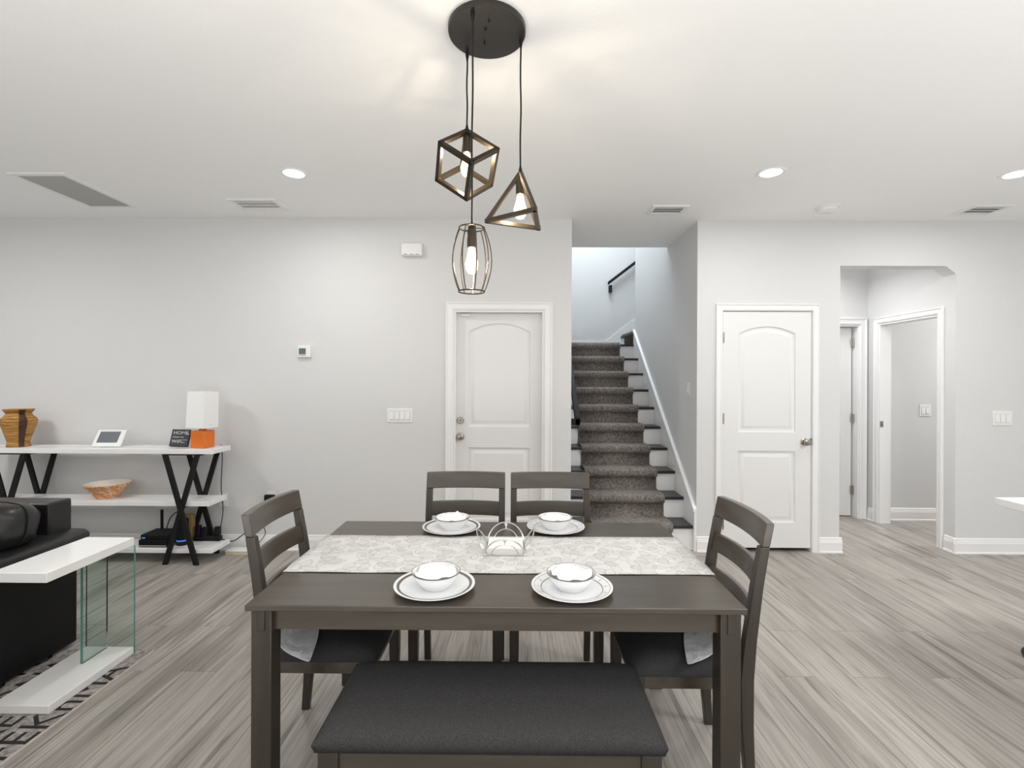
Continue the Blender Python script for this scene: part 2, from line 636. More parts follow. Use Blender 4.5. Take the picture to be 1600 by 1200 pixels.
def panel_ring(x0, x1, z0, zs, rise, t):
    """outline of a door panel inset by t; arched top when rise > 0"""
    x0, x1, z0 = x0 + t, x1 - t, z0 + t
    pts = [(x0, z0), (x1, z0)]
    n = 14
    if rise > 0:
        hw = (x1 - x0 + 2 * t) / 2
        rad = (hw * hw + rise * rise) / (2 * rise)
        cz = zs + rise - rad
        cx = (x0 + x1) / 2
        rr = rad - t
        for i in range(n + 1):
            x = x1 + (x0 - x1) * i / n
            pts.append((x, cz + math.sqrt(max(rr * rr - (x - cx) ** 2, 0))))
    else:
        for i in range(n + 1):
            pts.append((x1 + (x0 - x1) * i / n, zs - t))
    return pts


def door_slab(wd, ht, panels, th=.035):
    """front face at y=0 facing -Y, x 0..wd, z 0..ht, moulded panels"""
    mb = MB()
    outer = [(0, 0), (wd, 0), (wd, ht), (0, ht)]
    loops = [outer] + [panel_ring(*p, 0) for p in panels]
    vl = [[Vector((x, z, 0)) for x, z in l] for l in loops]
    flat = [v for l in vl for v in l]
    tris = tessellate_polygon(vl)
    mb.add([(v.x, 0, v.y) for v in flat], tris)
    prof = [(0, 0), (.005, .009), (.014, .0125), (.028, .012), (.046, .003), (.054, .002)]
    for p in panels:
        rings = [[(x, d, z) for x, z in panel_ring(*p, t)] for t, d in prof]
        mb.loft(rings, caps=False)
        mb.add(rings[-1], [tuple(range(len(rings[-1])))])
    b = [(0, th, 0), (wd, th, 0), (wd, th, ht), (0, th, ht)]
    mb.add([(x, 0, z) for x, z in outer] + b, [(4, 5, 6, 7), (0, 1, 5, 4), (1, 2, 6, 5), (2, 3, 7, 6), (3, 0, 4, 7)])
    return mb


FY = Matrix.Rotation(R(90), 4, 'X')      # lathe axis z -> -y


def knob(parent, x, z, key=False):
    k = obj('doorknob', MB().lathe([(.0, .066), (.018, .064), (.027, .055), (.028, .046), (.020, .036), (.011, .028), (.011, .008)], 24, (x, 0, z), FY), M['nickel'], parent)
    obj('rosette', MB().lathe([(.0, .010), (.022, .010), (.031, .006), (.033, 0)], 24, (x, 0, z), FY), M['nickel'], k)
    return k


def hinge(parent, x, z, y=0):
    mb = MB().tube([(x, y - .004, z - .045), (x, y - .004, z + .045)], .006, 8).box(x - .012, x + .012, y - .002, y + .004, z - .045, z + .045)
    return obj('hinge', mb, M['nickel'], parent)


d1 = thing('door_1', 'white two-panel entry door with deadbolt and knob on its left', 'door', (-.512, YL + .075, 0))
d1['kind'] = 'structure'
obj('door_slab', door_slab(.735, 2.03, [(.10, .635, 1.05, 1.87, .075), (.10, .635, .25, .87, 0)]), M['door'], d1)
knob(d1, .035, .965)
db = obj('deadbolt', MB().lathe([(.0, .016), (.024, .016), (.029, .010), (.030, 0)], 24, (.035, 0, 1.105), FY), M['nickel'], d1)
obj('keyway', MB().lathe([(.0, .019), (.008, .019), (.008, .0155)], 12, (.035, 0, 1.105), FY), M['band'], db)
d2 = thing('door_2', 'white two-panel closet door with knob on its right', 'door', (1.765, YR + .004, .035))
d2['kind'] = 'structure'
obj('door_slab', door_slab(.751, 2.012, [(.133, .618, .985, 1.825, .062), (.133, .618, .215, .825, 0)]), M['door'], d2)
knob(d2, .694, .905)
obj('strike_plate', MB().box(.744, .752, -.010, .004, .88, .935), M['band'], d2)
for z in (1.79, 1.10, .2):
    hinge(d2, .002, z)
struct('closet_shade_sheet', MB().box(1.74, 2.54, YR + .125, YR + .14, 0, 2.1), M['dark'])  # dark sheet behind the door; its colour stands for shade inside the closet
d3 = thing('door_3', 'white hall door standing slightly ajar with three nickel hinges', 'door', (3.612, 5.345, .012), 0)
d3['kind'] = 'structure'
sl = obj('door_slab', door_slab(.745, 2.02, [(.11, .635, 1.02, 1.85, .06), (.11, .635, .24, .86, 0)]), M['door'], d3)
sl.location = (-.745, 0, 0)
sl.matrix_local = Matrix.Rotation(R(-5), 4, 'Z') @ Matrix.Translation((-.745, 0, 0))
for z in (1.86, 1.05, .28):
    mb = MB().tube([(.010, -.020, z - .045), (.010, -.020, z + .045)], .007, 8).box(-.014, .018, -.019, -.014, z - .045, z + .045)
    obj('hinge', mb, M['nickel'], d3)
tag(obj('strike_plate', MB().box(3.738, 3.768, 5.088, 5.092, .99, 1.05), M['nickel']), 'small nickel strike plate on the jamb of the hall doorway', 'strike plate')

# ---------------------------------------------------------------- the staircase
st = thing('staircase', 'white staircase with black tread ends rising behind the back wall', 'staircase', (0, 0, 0))
NS, RUN, RISE, Y0, Z0 = 10, .24, .19, 4.236, .214
XA, XB = .478, 1.524
for i in range(NS):
    y, z = Y0 + RUN * i, Z0 + RISE * i
    obj('riser', MB().box(XA, XB, y + .022, y + .037, z - RISE if i else 0, z - .026), M['trim'], st)
    yb = y + RUN + .022 if i < NS - 1 else 7.398
    obj('tread', MB().box(XA, XB, y, yb, z - .026, z), M['tread'], st, bev=.006)
ZL = Z0 + RISE * (NS - 1)
up_ = thing('upper_stair_flight', 'short upper flight of steps turning right at the stair landing', 'staircase', (0, 0, 0))
for k in range(4):
    x, z = 1.56 + .25 * k, ZL + RISE * (k + 1)
    obj('riser', MB().box(x + .02, x + .035, 6.425, 7.383, z - RISE, z - .026), M['trim'], up_)
    obj('tread', MB().box(x, x + .27, 6.425, 7.383, z - .026, z), M['tread'], up_, bev=.006)
zs = lambda y: .327 + .795 * (y - 4.2)
sk = MB().prism([(1.524, 4.215, 0), (1.524, 4.215, zs(4.215)), (1.524, 6.42, zs(6.42)), (1.524, 6.42, 1.7), (1.524, 4.5, 0)], (.0195, 0, 0))
skb = obj('skirt_board', sk, M['trim'], st)
obj('skirt_cap', MB().prism([(1.514, 4.210, zs(4.215)), (1.514, 4.210, zs(4.215) + .028), (1.514, 6.42, zs(6.42) + .028), (1.514, 6.42, zs(6.42))], (.0295, 0, 0)), M['trim'], skb)
uz = lambda x: ZL + .11 + max(0, x - 1.33) * .79
us = MB().prism([(.478, 7.385, ZL), (.478, 7.385, ZL + .11), (1.33, 7.385, ZL + .11), (3.0, 7.385, uz(3.0)), (3.0, 7.385, ZL)], (0, .0145, 0))
obj('skirt_board', us, M['trim'], up_)
# carpet runner following the nosings
XC0, XC1 = .66, 1.345
path = [(Y0 + .016, .004)]
for i in range(NS):
    y, z = Y0 + RUN * i, Z0 + RISE * i
    path += [(y + .018, z - .055), (y - .012, z - .045), (y - .022, z - .020), (y - .018, z + .002), (y - .004, z + .014), (y + .03, z + .016)]
    path += [(y + RUN + .008, z + .014)] if i < NS - 1 else [(7.36, z + .016)]
    if i < NS - 1:
        path += [(y + RUN + .016, z + .03)]
cb = MB()
nn = len(path)
vs = []
for x in (XC0, XC1):
    vs += [(x, y, z) for y, z in path]
cb.add(vs, [(i, i + 1, nn + i + 1, nn + i) for i in range(nn - 1)])
ca = obj('stair_carpet', cb, M['carpet'], None, ang=60)
so = ca.modifiers.new('thick', 'SOLIDIFY')
so.thickness, so.offset = .016, 0
tag(ca, 'brown grey carpet runner down the middle of the staircase', 'carpet')
for k in range(2):
    x, z = 1.56 + .25 * k, ZL + RISE * (k + 1)
    p2 = [(x + .016, z - RISE + .02), (x + .014, z - .05), (x - .014, z - .04), (x - .018, z), (x, z + .014), (x + .25, z + .014)]
    mb = MB()
    mb.add([(px, y, pz) for y in (6.5, 7.2) for px, pz in p2], [(i, i + 1, 7 + i, 6 + i) for i in range(5)])
    o = obj('upper_carpet', mb, M['carpet'], ca, ang=60)
    m_ = o.modifiers.new('thick', 'SOLIDIFY')
    m_.thickness = .014

hr1 = thing('handrail', 'black handrail on the left stair wall partly hidden by the wall end', 'handrail', (.47, 4.36, 1.06))
sl_ = .79
obj('rail', MB().prism([(.055, 0, 0), (.055, 0, .07), (.055, 2.0, .07 + 2.0 * sl_), (.055, 2.0, 2.0 * sl_)], (.045, 0, 0)), M['black'], hr1, bev=.004)
obj('wall_return', MB().box(0, .10, 0, .04, 0, .055), M['black'], hr1, bev=.004)
obj('bracket', MB().box(0, .08, 1.4, 1.43, 1.4 * sl_ - .06, 1.4 * sl_ + .01), M['black'], hr1)
hr2 = thing('handrail', 'short black handrail sloping up the far landing wall', 'handrail', (1.36, 7.40, 2.87))
obj('rail', MB().prism([(0, -.095, 0), (0, -.095, .05), (2.0, -.095, .05 + 2.0 * .77), (2.0, -.095, 2.0 * .77)], (0, .045, 0)), M['black'], hr2, bev=.004)
obj('wall_return', MB().box(.02, .06, -.08, 0, -.10, .0), M['black'], hr2, bev=.004)
obj('bracket', MB().box(1.2, 1.23, -.06, 0, 1.2 * .77 - .06, 1.2 * .77 + .01), M['black'], hr2)


# ---------------------------------------------------------------- ceiling fittings
def downlight(x, y, label):
    t = thing('recessed_downlight', label, 'ceiling light', (x, y, H), 0, 'recessed ceiling lights')
    obj('trim_ring', MB().lathe([(.066, -.004), (.086, -.006), (.092, 0), (.066, 0)], 32), M['plastic'], t)
    obj('lens', MB().lathe([(.0, -.0045), (.07, -.004), (.07, -.001)], 32), M['lamp'], t)
    l = bpy.data.lights.new('downlight', 'AREA')
    l.shape, l.size, l.energy, l.color, l.spread = 'DISK', .12, 7.5, (1, .985, .96), R(180)
    o = bpy.data.objects.new('downlight', l)
    o.parent = t
    o.location = (0, 0, -.012)
    C.objects.link(o)


downlight(-1.478, 3.26, 'round recessed ceiling light on the left, near the two left-hand vents')
downlight(1.663, 3.24, 'round recessed ceiling light above the closet door')
downlight(3.275, 3.26, 'round recessed ceiling light cut by the right edge of the photo')


def vent(x0, x1, y0, y1, nsl, label, name='ceiling_vent', along='x', dark='grille', fr=.03):
    t = thing(name, label, 'vent', ((x0 + x1) / 2, (y0 + y1) / 2, H))
    a, b = (x1 - x0) / 2, (y1 - y0) / 2
    f = MB()
    for (u0, u1, v0, v1) in ((-a, a, -b, -b + fr), (-a, a, b - fr, b), (-a, -a + fr, -b + fr, b - fr), (a - fr, a, -b + fr, b - fr)):
        f.box(u0, u1, v0, v1, -.010, 0)
    obj('frame', f, M['plastic'], t)
    obj('backing', MB().box(-a + fr, a - fr, -b + fr, b - fr, -.002, -.0005), M[dark], t)
    for k in range(nsl):
        if along == 'x':
            v = -b + fr + (2 * b - 2 * fr) * (k + .5) / nsl
            hw = (b - fr) / nsl
            sm = MB().prism([(-a + fr, v - hw * .9, -.012), (-a + fr, v + hw * .55, -.003), (-a + fr, v + hw * .55, -.005), (-a + fr, v - hw * .9, -.014)], (2 * a - 2 * fr, 0, 0))
        else:
            v = -a + fr + (2 * a - 2 * fr) * (k + .5) / nsl
            hw = (a - fr) / nsl
            sm = MB().prism([(v - hw * .55, -b + fr, -.009), (v + hw * .55, -b + fr, -.003), (v + hw * .55, -b + fr, -.0045), (v - hw * .55, -b + fr, -.0105)], (0, 2 * b - 2 * fr, 0))
        obj('slat', sm, M['plastic'] if dark != 'dark' else M['grille'], t, smooth=False)


vent(-3.39, -3.005, 3.252, 3.90, 20, 'large dark return air grille in the ceiling at far left', 'return_grille', 'y', 'dark', .035)
vent(-2.20, -1.83, 3.717, 3.965, 3, 'pale louvred ceiling vent above the console table', fr=.035, dark='plastic')
vent(1.06, 1.345, 3.845, 4.045, 3, 'louvred ceiling vent in front of the stair opening', fr=.03)
vent(3.53, 3.83, 3.82, 4.05, 3, 'louvred ceiling vent at the far right above the triple switch', fr=.035)
sd = thing('smoke_detector', 'round white smoke detector on the ceiling right of the closet door', 'smoke detector', (2.432, 3.88, H))
obj('base', MB().lathe([(.085, 0), (.085, -.010), (.078, -.014), (0, -.014)], 32), M['plastic'], sd)
obj('cover', MB().lathe([(.072, -.0135), (.070, -.030), (.055, -.040), (0, -.042)], 32), M['plastic'], sd)

# ---------------------------------------------------------------- pendant lamp
pl = thing('pendant_lamp', 'three pendant lamp hanging from a round dark bronze ceiling plate', 'pendant lamp', (-.118, 1.914, H))
zc = -.022
cn = obj('canopy', MB().lathe([(0, -.0), (.148, 0), (.150, -.003), (.150, -.020), (.148, -.024), (0, -.024)], 48), M['canopy'], pl)
for x, y in ((-.004, -.03), (.012, -.075), (-.012, .045)):
    obj('screw', MB().lathe([(.004, -.024), (.004, -.030), (.002, -.033), (0, -.034)], 10, (x, y, 0)), M['black'], cn)


def bulb(parent, x, y, z, r=.026):
    """z: top of the glass; hangs down"""
    b = obj('bulb', MB().lathe([(.012, 0), (.013, -.012), (r * .7, -.035), (r, -.062), (r * .92, -.080), (r * .6, -.096), (0, -.102)], 24, (x, y, z)), M['bulb'], parent)
    obj('socket', MB().lathe([(0, .065), (.014, .064), (.0175, .056), (.0175, -.004), (.012, -.006), (0, -.006)], 20, (x, y, z)), M['bronze'], parent)
    l = bpy.data.lights.new('bulb_light', 'POINT')
    l.energy, l.color, l.shadow_soft_size = 4.2, (1, .84, .62), .012
    lo = bpy.data.objects.new('bulb_light', l)
    lo.parent = parent
    lo.location = (x, y, z - .062)
    C.objects.link(lo)


def cord(parent, x, y, z1, ph):
    pts = [(x + .0016 * math.sin(ph + k * .8) * math.sin(PI * k / 14), y + .002 * math.cos(ph + k), -.02 + (z1 + .02) * k / 14) for k in range(15)]
    obj('cord', MB().tube(pts, .0033, 8), M['black'], parent)
    obj('cord_grip', MB().lathe([(.0035, -.062), (.005, -.050), (.0075, -.036), (.008, -.022), (0, -.022)], 12, (x, y, 0)), M['black'], parent)


# open cube hung from one corner
ox, oy = -.205 + .118, 2.02 - 1.914
T = Vector((ox, oy, 2.472 - H))
a = .158
E3 = [Vector((a * .8165 * math.cos(R(t)), a * .8165 * math.sin(R(t)), -a * .57735)) for t in (-16, 104, 224)]
cb = MB()
wd = .017
ctr = T + (E3[0] + E3[1] + E3[2]) / 2
for i in range(3):
    j, k = (i + 1) % 3, (i + 2) % 3
    for base in (Vector(), E3[j], E3[k], E3[j] + E3[k]):
        cb.bar(T + base - E3[i].normalized() * wd / 2, T + base + E3[i] * (1 + wd / 2 / a), wd, E3[j])
cg = obj('cube_frame', cb, M['bronze'], pl, smooth=False)
cord(pl, T.x, T.y, T.z, 0)
obj('cord_grip', MB().lathe([(.0035, .028), (.007, .012), (.009, -.004), (0, -.004)], 12, T), M['black'], pl)
bulb(cg, T.x, T.y, T.z - .085)

# triangular pyramid
T = Vector((.014 + .118, 1.943 - 1.914, 2.270 - H))
pb = MB()
hp, rp = .185, .132
B3 = [T + Vector((rp * math.cos(R(t)), rp * math.sin(R(t)), -hp)) for t in (174, 54, -66)]
for i in range(3):
    out = (B3[i] - T)
    out.z = 0
    pb.bar(T, B3[i], .015, Vector((-out.y, out.x, 0)))
    d = (B3[(i + 1) % 3] - B3[i]).normalized()
    pb.bar(B3[i] - d * .006, B3[(i + 1) % 3] + d * .006, .015)
pg = obj('pyramid_frame', pb, M['bronze'], pl, smooth=False)
cord(pl, T.x, T.y, T.z, 2)
obj('cord_grip', MB().lathe([(.0035, .028), (.007, .012), (.009, -.006), (0, -.006)], 12, T), M['black'], pl)
bulb(pg, T.x, T.y, T.z - .082)

# barrel cage
T = Vector((-.163 + .118, 1.797 - 1.914, 2.008 - H))
hb_ = .232
gb = MB()
gf = obj('cage_ring', MB().tube([T + Vector((.046 * math.cos(2 * PI * i / 32), .046 * math.sin(2 * PI * i / 32), 0)) for i in range(32)], .0028, 6, True), M['bronze'], pl)
obj('cage_ring', MB().tube([T + Vector((.047 * math.cos(2 * PI * i / 32), .047 * math.sin(2 * PI * i / 32), -hb_)) for i in range(32)], .0028, 6, True), M['bronze'], pl)
for k in range(9):
    th = 2 * PI * (k + .22) / 9
    pts = []
    for q in range(13):
        u = q / 12
        r = .046 + .027 * math.sin(PI * u) ** .9
        pts.append(T + Vector((r * math.cos(th), r * math.sin(th), -hb_ * u)))
    obj('cage_wire', MB().tube(pts, .0021, 6), M['bronze'], pl)
    obj('cage_spoke', MB().tube([T + Vector((.014 * math.cos(th), .014 * math.sin(th), 0)), T + Vector((.046 * math.cos(th), .046 * math.sin(th), 0))], .0018, 6), M['bronze'], pl) if k % 3 == 0 else None
cord(pl, T.x, T.y, T.z, 4)
obj('cord_grip', MB().lathe([(.0035, .022), (.006, .010), (.014, .003), (.014, -.003), (0, -.003)], 12, T), M['black'], pl)
bulb(pl, T.x, T.y, T.z - .068, .024)

# ---------------------------------------------------------------- dining table
TX0, TX1, TY0, TY1 = -.830, .709, 1.507, 2.416
tb = thing('dining_table', 'grey brown wooden dining table set with four places', 'table', ((TX0 + TX1) / 2, (TY0 + TY1) / 2, 0))
hx, hy = (TX1 - TX0) / 2, (TY1 - TY0) / 2
obj('tabletop', MB().box(-hx, hx, -hy, hy, .741, .760), M['wood'], tb, bev=.003)
ap = MB().box(-hx + .06, hx - .06, -hy + .040, -hy + .060, .668, .741)
obj('apron', ap, M['wood'], tb)
obj('apron', MB().box(-hx + .06, hx - .06, hy - .060, hy - .040, .668, .741), M['wood'], tb)
for s in (-1, 1):
    obj('apron', MB().box(s * (hx - .03) - .010, s * (hx - .03) + .010, -hy + .07, hy - .07, .668, .741), M['wood'], tb)
for sx in (-1, 1):
    for sy in (-1, 1):
        x0, y0 = sx * (hx - .042), sy * (hy - .052)
        lg = MB().box(x0 - .032, x0 + .032, y0 - .032, y0 + .032, 0, .741)
        obj('leg', lg, M['woody'], tb, bev=.003)
        obj('leg_block', MB().box(x0 - .012, x0 + .012, y0 + sy * .032 - .004, y0 + sy * .032 + .004, .672, .740), M['woody'], tb, bev=.002) if sy < 0 else None


# ---------------------------------------------------------------- chairs
def make_chair(name, label):
    t = thing(name, label, 'chair', (0, 0, 0), 0, 'dining chairs at the table')
    W = .415
    # rear posts (swept), front legs
    prof = [(.196, 0, .030), (.188, .10, .034), (.178, .25, .042), (.176, .42, .046), (.188, .56, .042), (.212, .74, .036), (.236, .88, .032)]
    for s in (-1, 1):
        x0, x1 = s * (W / 2 - .032), s * W / 2
        rings = [[(min(x0, x1), y - d / 2, z), (max(x0, x1), y - d / 2, z), (max(x0, x1), y + d / 2, z), (min(x0, x1), y + d / 2, z)] for y, z, d in prof]
        obj('rear_leg', MB().loft(rings), M['woody'], t, bev=.003, ang=30)
        xf = s * (W / 2 - .022)
        fr = [[(xf - q, -.198 - q, z), (xf + q, -.198 - q, z), (xf + q, -.198 + q, z), (xf - q, -.198 + q, z)] for z, q in ((0, .017), (.30, .021), (.43, .021))]
        obj('front_leg', MB().loft(fr), M['woody'], t, bev=.003)

    def rail(z0, z1, y0, y1, hw, th, bow):
        n = 12
        rings = []
        for i in range(n + 1):
            x = -hw + 2 * hw * i / n
            b = bow * (1 - (x / hw) ** 2)
            rings.append([(x, y0 + b - th / 2, z0), (x, y0 + b + th / 2, z0), (x, y1 + b + th / 2, z1), (x, y1 + b - th / 2, z1)])
        return MB().loft(rings)
    obj('top_rail', rail(.880, .962, .236, .252, W / 2, .030, .026), M['wood'], t, bev=.004, ang=30)
    obj('back_slat', rail(.742, .814, .210, .222, W / 2 - .028, .018, .026), M['wood'], t, bev=.003, ang=30)
    obj('back_slat', rail(.608, .678, .192, .201, W / 2 - .028, .018, .026), M['wood'], t, bev=.003, ang=30)
    fr = MB().box(-W / 2 + .018, W / 2 - .018, -.216, -.196, .388, .432).box(-W / 2 + .018, W / 2 - .018, .155, .175, .388, .432)
    for s in (-1, 1):
        fr.box(s * (W / 2 - .014) - .010, s * (W / 2 - .014) + .010, -.216, .165, .388, .432)
    obj('seat_frame', fr, M['wood'], t, bev=.002)
    # padded seat, puffed in the middle
    n = 14
    vs, fs = [], []
    hw, y0, y1 = W / 2 + .004, -.228, .152
    for j in range(n + 1):
        for i in range(n + 1):
            u, v = -1 + 2 * i / n, -1 + 2 * j / n
            e = (1 - abs(u) ** 5) * (1 - abs(v) ** 5)
            vs.append((u * hw, (y0 + y1) / 2 + v * (y1 - y0) / 2, .452 + .034 * e ** .5))
    for j in range(n):
        for i in range(n):
            q = j * (n + 1) + i
            fs.append((q, q + 1, q + n + 2, q + n + 1))
    mb = MB().add(vs, fs)
    ring = [i for i in range(n + 1)] + [(j + 1) * (n + 1) + n for j in range(n)] + [n * (n + 1) + n - 1 - i for i in range(n)] + [(n - 1 - j) * (n + 1) for j in range(n - 1)]
    low = [(vs[i][0] * .985, vs[i][1], .432) for i in ring]
    b0 = len(mb.v)
    mb.v += low
    m_ = len(ring)
    mb.f += [(ring[k], ring[(k + 1) % m_], b0 + (k + 1) % m_, b0 + k) for k in range(m_)]
    mb.f.append(tuple(b0 + k for k in range(m_)))
    obj('seat_cushion', mb, M['fabric'], t, ang=70)
    return t


ch = make_chair('dining_chair', 'wooden dining chair at the far side of the table, in front of the entry door')
ch.location = (-.262, 2.378, 0)
dup(ch, (.183, 2.378, 0), 0, 'wooden dining chair at the far side of the table, next to the stairs')
dup(ch, (.628, 1.915, 0), R(-90), 'wooden dining chair at the right end of the table, in front of the closet door')
dup(ch, (-.726, 1.985, 0), R(90), 'wooden dining chair at the left end of the table, nearest the console table')

# ---------------------------------------------------------------- bench
bn = thing('dining_bench', 'dark wooden dining bench with charcoal padded seat in the foreground', 'bench', (-.068, 1.535, 0))
bw, bd = .487, .195
n1, n2 = 40, 18
vs, fs = [], []
for j in range(n2 + 1):
    for i in range(n1 + 1):
        u, v = -1 + 2 * i / n1, -1 + 2 * j / n2
        u, v = math.copysign(abs(u) ** .7, u), math.copysign(abs(v) ** .7, v)
        e = max((1 - abs(u) ** 14) * (1 - abs(v) ** 5), 0)
        vs.append((u * bw, v * bd, .455 + .036 * e ** .5))
for j in range(n2):
    for i in range(n1):
        q = j * (n1 + 1) + i
        fs.append((q, q + 1, q + n1 + 2, q + n1 + 1))
mb = MB().add(vs, fs)
ring = [i for i in range(n1 + 1)] + [(j + 1) * (n1 + 1) + n1 for j in range(n2)] + [n2 * (n1 + 1) + n1 - 1 - i for i in range(n1)] + [(n2 - 1 - j) * (n1 + 1) for j in range(n2 - 1)]
b0 = len(mb.v)
m_ = len(ring)
mb.v += [(vs[i][0] * .985, vs[i][1] * .95, .428) for i in ring]
mb.f += [(ring[k], ring[(k + 1) % m_], b0 + (k + 1) % m_, b0 + k) for k in range(m_)] + [tuple(b0 + k for k in range(m_))]
obj('seat_cushion', mb, M['fabric'], bn, ang=75)
for s in (-1, 1):
    obj('apron', MB().box(-bw + .07, bw - .07, s * (bd - .030) - .009, s * (bd - .030) + .009, .375, .428), M['wood'], bn)
    obj('apron', MB().box(s * (bw - .035) - .009, s * (bw - .035) + .009, -bd + .06, bd - .06, .375, .428), M['wood'], bn)
    for q in (-1, 1):
        x0, y0 = s * (bw - .042), q * (bd - .036)
        obj('leg', MB().box(x0 - .028, x0 + .028, y0 - .025, y0 + .025, 0, .428), M['woody'], bn, bev=.003)

# ---------------------------------------------------------------- table runner with satin-backed ends that drop over the table ends
RY0, RY1 = 1.765, 2.182
tr = thing('table_runner', 'white table runner with faint grey leaf print across the table', 'table runner', (0, 0, 0))
nx, ny = 60, 10
mb = MB()
vs = []
for j in range(ny + 1):
    for i in range(nx + 1):
        x = TX0 - .004 + (TX1 - TX0 + .008) * i / nx
        y = RY0 + (RY1 - RY0) * j / ny
        vs.append((x, y + (.0015 * math.sin(x * 14) if j in (0, ny) else 0), .7622 + .0006 * math.sin(x * 23 + y * 31)))
mb.add(vs, [(j * (nx + 1) + i, j * (nx + 1) + i + 1, (j + 1) * (nx + 1) + i + 1, (j + 1) * (nx + 1) + i) for j in range(ny) for i in range(nx)])
o = obj('cloth', mb, M['runner'], tr, ang=80)
s_ = o.modifiers.new('thick', 'SOLIDIFY')
s_.thickness, s_.offset = .0016, 1


def drop(xe, sgn, label):
    """end of the runner hanging over the table end and curling onto the chair seat; sgn -1 left, +1 right"""
    mb = MB()
    n, m = 18, 16
    vs = []
    for j in range(m + 1):
        v = j / m
        y = RY0 + (RY1 - RY0) * v
        # hanging length is shorter towards the far edge, so the corner nearest the camera reaches the seat
        tot = (.40 - .20 * v) if sgn < 0 else (.39 - .22 * v)
        for i in range(n + 1):
            d = tot * i / n
            hang = .755 - .505
            if d <= hang:
                x, z = xe + sgn * (.004 + .010 * math.sin(v * 7 + d * 9)), .7600 - d
            else:
                e = d - hang
                x, z = xe + sgn * (.004 + .010 * math.sin(v * 7 + hang * 9)) - sgn * e, .505 - .014 * min(e / .04, 1) + .004 * math.sin(e * 50 + v * 9)
                z = max(z, .4925)
            yy = y - max(d - hang, 0) * .55 * (1 - v) - .02 * (1 - v) * min(d / hang, 1)
            vs.append((x, yy, z))
    mb.add(vs, [(j * (n + 1) + i, j * (n + 1) + i + 1, (j + 1) * (n + 1) + i + 1, (j + 1) * (n + 1) + i) for j in range(m) for i in range(n)])
    o = obj('hanging_end', mb, M['satin'], tr, ang=80)
    o['label'] = label
    s = o.modifiers.new('thick', 'SOLIDIFY')
    s.thickness = .0015
    sb = o.modifiers.new('sub', 'SUBSURF')
    sb.levels = sb.render_levels = 1


drop(TX0, -1, 'silvery satin back of the left runner end resting on a chair seat')
drop(TX1, 1, 'silvery satin back of the right runner end resting on a chair seat')


# ---------------------------------------------------------------- place settings
def ring_mb(r0, r1, z0, z1, n=64):
    return MB().lathe([(r0, z0), (r1, z1), (r1, z1 + .0004), (r0, z0 + .0004), (r0, z0)], n)


def make_plate(kind, label):
    t = thing('dinner_plate', label, 'plate', (0, 0, 0), 0, 'dinner plates on the table')
    obj('dish', MB().lathe([(0, .001), (.07, .001), (.078, 0), (.092, .004), (.110, .010), (.130, .016), (.134, .0185), (.1335, .0195), (.128, .0185), (.110, .0135), (.092, .0075), (.080, .005), (0, .005)], 64), M['china'], t)
    if kind == 'thick':
        obj('rim_band', ring_mb(.1150, .1240, .0152, .0176), M['band'], t)
    else:
        obj('rim_line', ring_mb(.1240, .1252, .0174, .0178), M['band'], t)
        obj('inner_line', ring_mb(.1000, .1022, .0103, .0110), M['band'], t)
        mm = MB()
        for k in range(14):
            th = 2 * PI * k / 14
            c, s = math.cos(th), math.sin(th)
            p = lambda r, q, z: (r * c - q * s, r * s + q * c, z)
            mm.add([p(.104, -.0005, .0118), p(.104, .0005, .0118), p(.1235, .0005, .0178), p(.1235, -.0005, .0178)], [(0, 1, 2, 3)])
            mm.add([p(.109, 0, .0136), p(.112, .003, .0146), p(.115, 0, .0156), p(.112, -.003, .0146)], [(0, 1, 2, 3)])
        obj('sprig_pattern', mm, M['band'], t)
    return t


def make_bowl(label):
    t = thing('soup_bowl', label, 'bowl', (0, 0, 0), 0, 'soup bowls on the plates')
    obj('dish', MB().lathe([(0, .0008), (.040, .0008), (.044, 0), (.047, .004), (.062, .020), (.074, .038), (.0795, .052), (.0785, .0535), (.076, .052), (.070, .038), (.058, .021), (.040, .007), (0, .006)], 56), M['china'], t)
    obj('rim_line', MB().lathe([(.0792, .0505), (.0802, .0515), (.0805, .0535), (.0790, .0545), (.0780, .0535)], 56), M['band'], t)
    return t


def make_napkin(seed, label):
    rnd = random.Random(seed)
    mb = MB()
    n, m = 28, 9
    ph = [rnd.random() * 6 for _ in range(4)]
    vs = [(0, 0, .037)]
    for k in range(1, m + 1):
        u = k / m
        for i in range(n):
            th = 2 * PI * i / n
            r = .069 * u * (1 + .04 * math.sin(3 * th + ph[0]))
            z = .036 + .014 * u ** 2 + .004 * math.sin(4 * th + ph[1] + u * 3) * u + .003 * math.sin(7 * th + ph[2] - u * 4) * u
            if k == m and i in (seed % n, (seed + 3) % n):
                z += .008
            vs.append((r * math.cos(th), r * math.sin(th), z))
    fs = [(0, 1 + i, 1 + (i + 1) % n) for i in range(n)]
    for k in range(m - 1):
        for i in range(n):
            a, b = 1 + k * n + i, 1 + k * n + (i + 1) % n
            fs.append((a, b, b + n, a + n))
    mb.add(vs, fs)
    o = obj('folded_napkin', mb, M['paper'], None, ang=50)
    s = o.modifiers.new('thick', 'SOLIDIFY')
    s.thickness, s.offset = .001, 1
    return tag(o, label, 'napkin', 'paper napkins in the bowls')


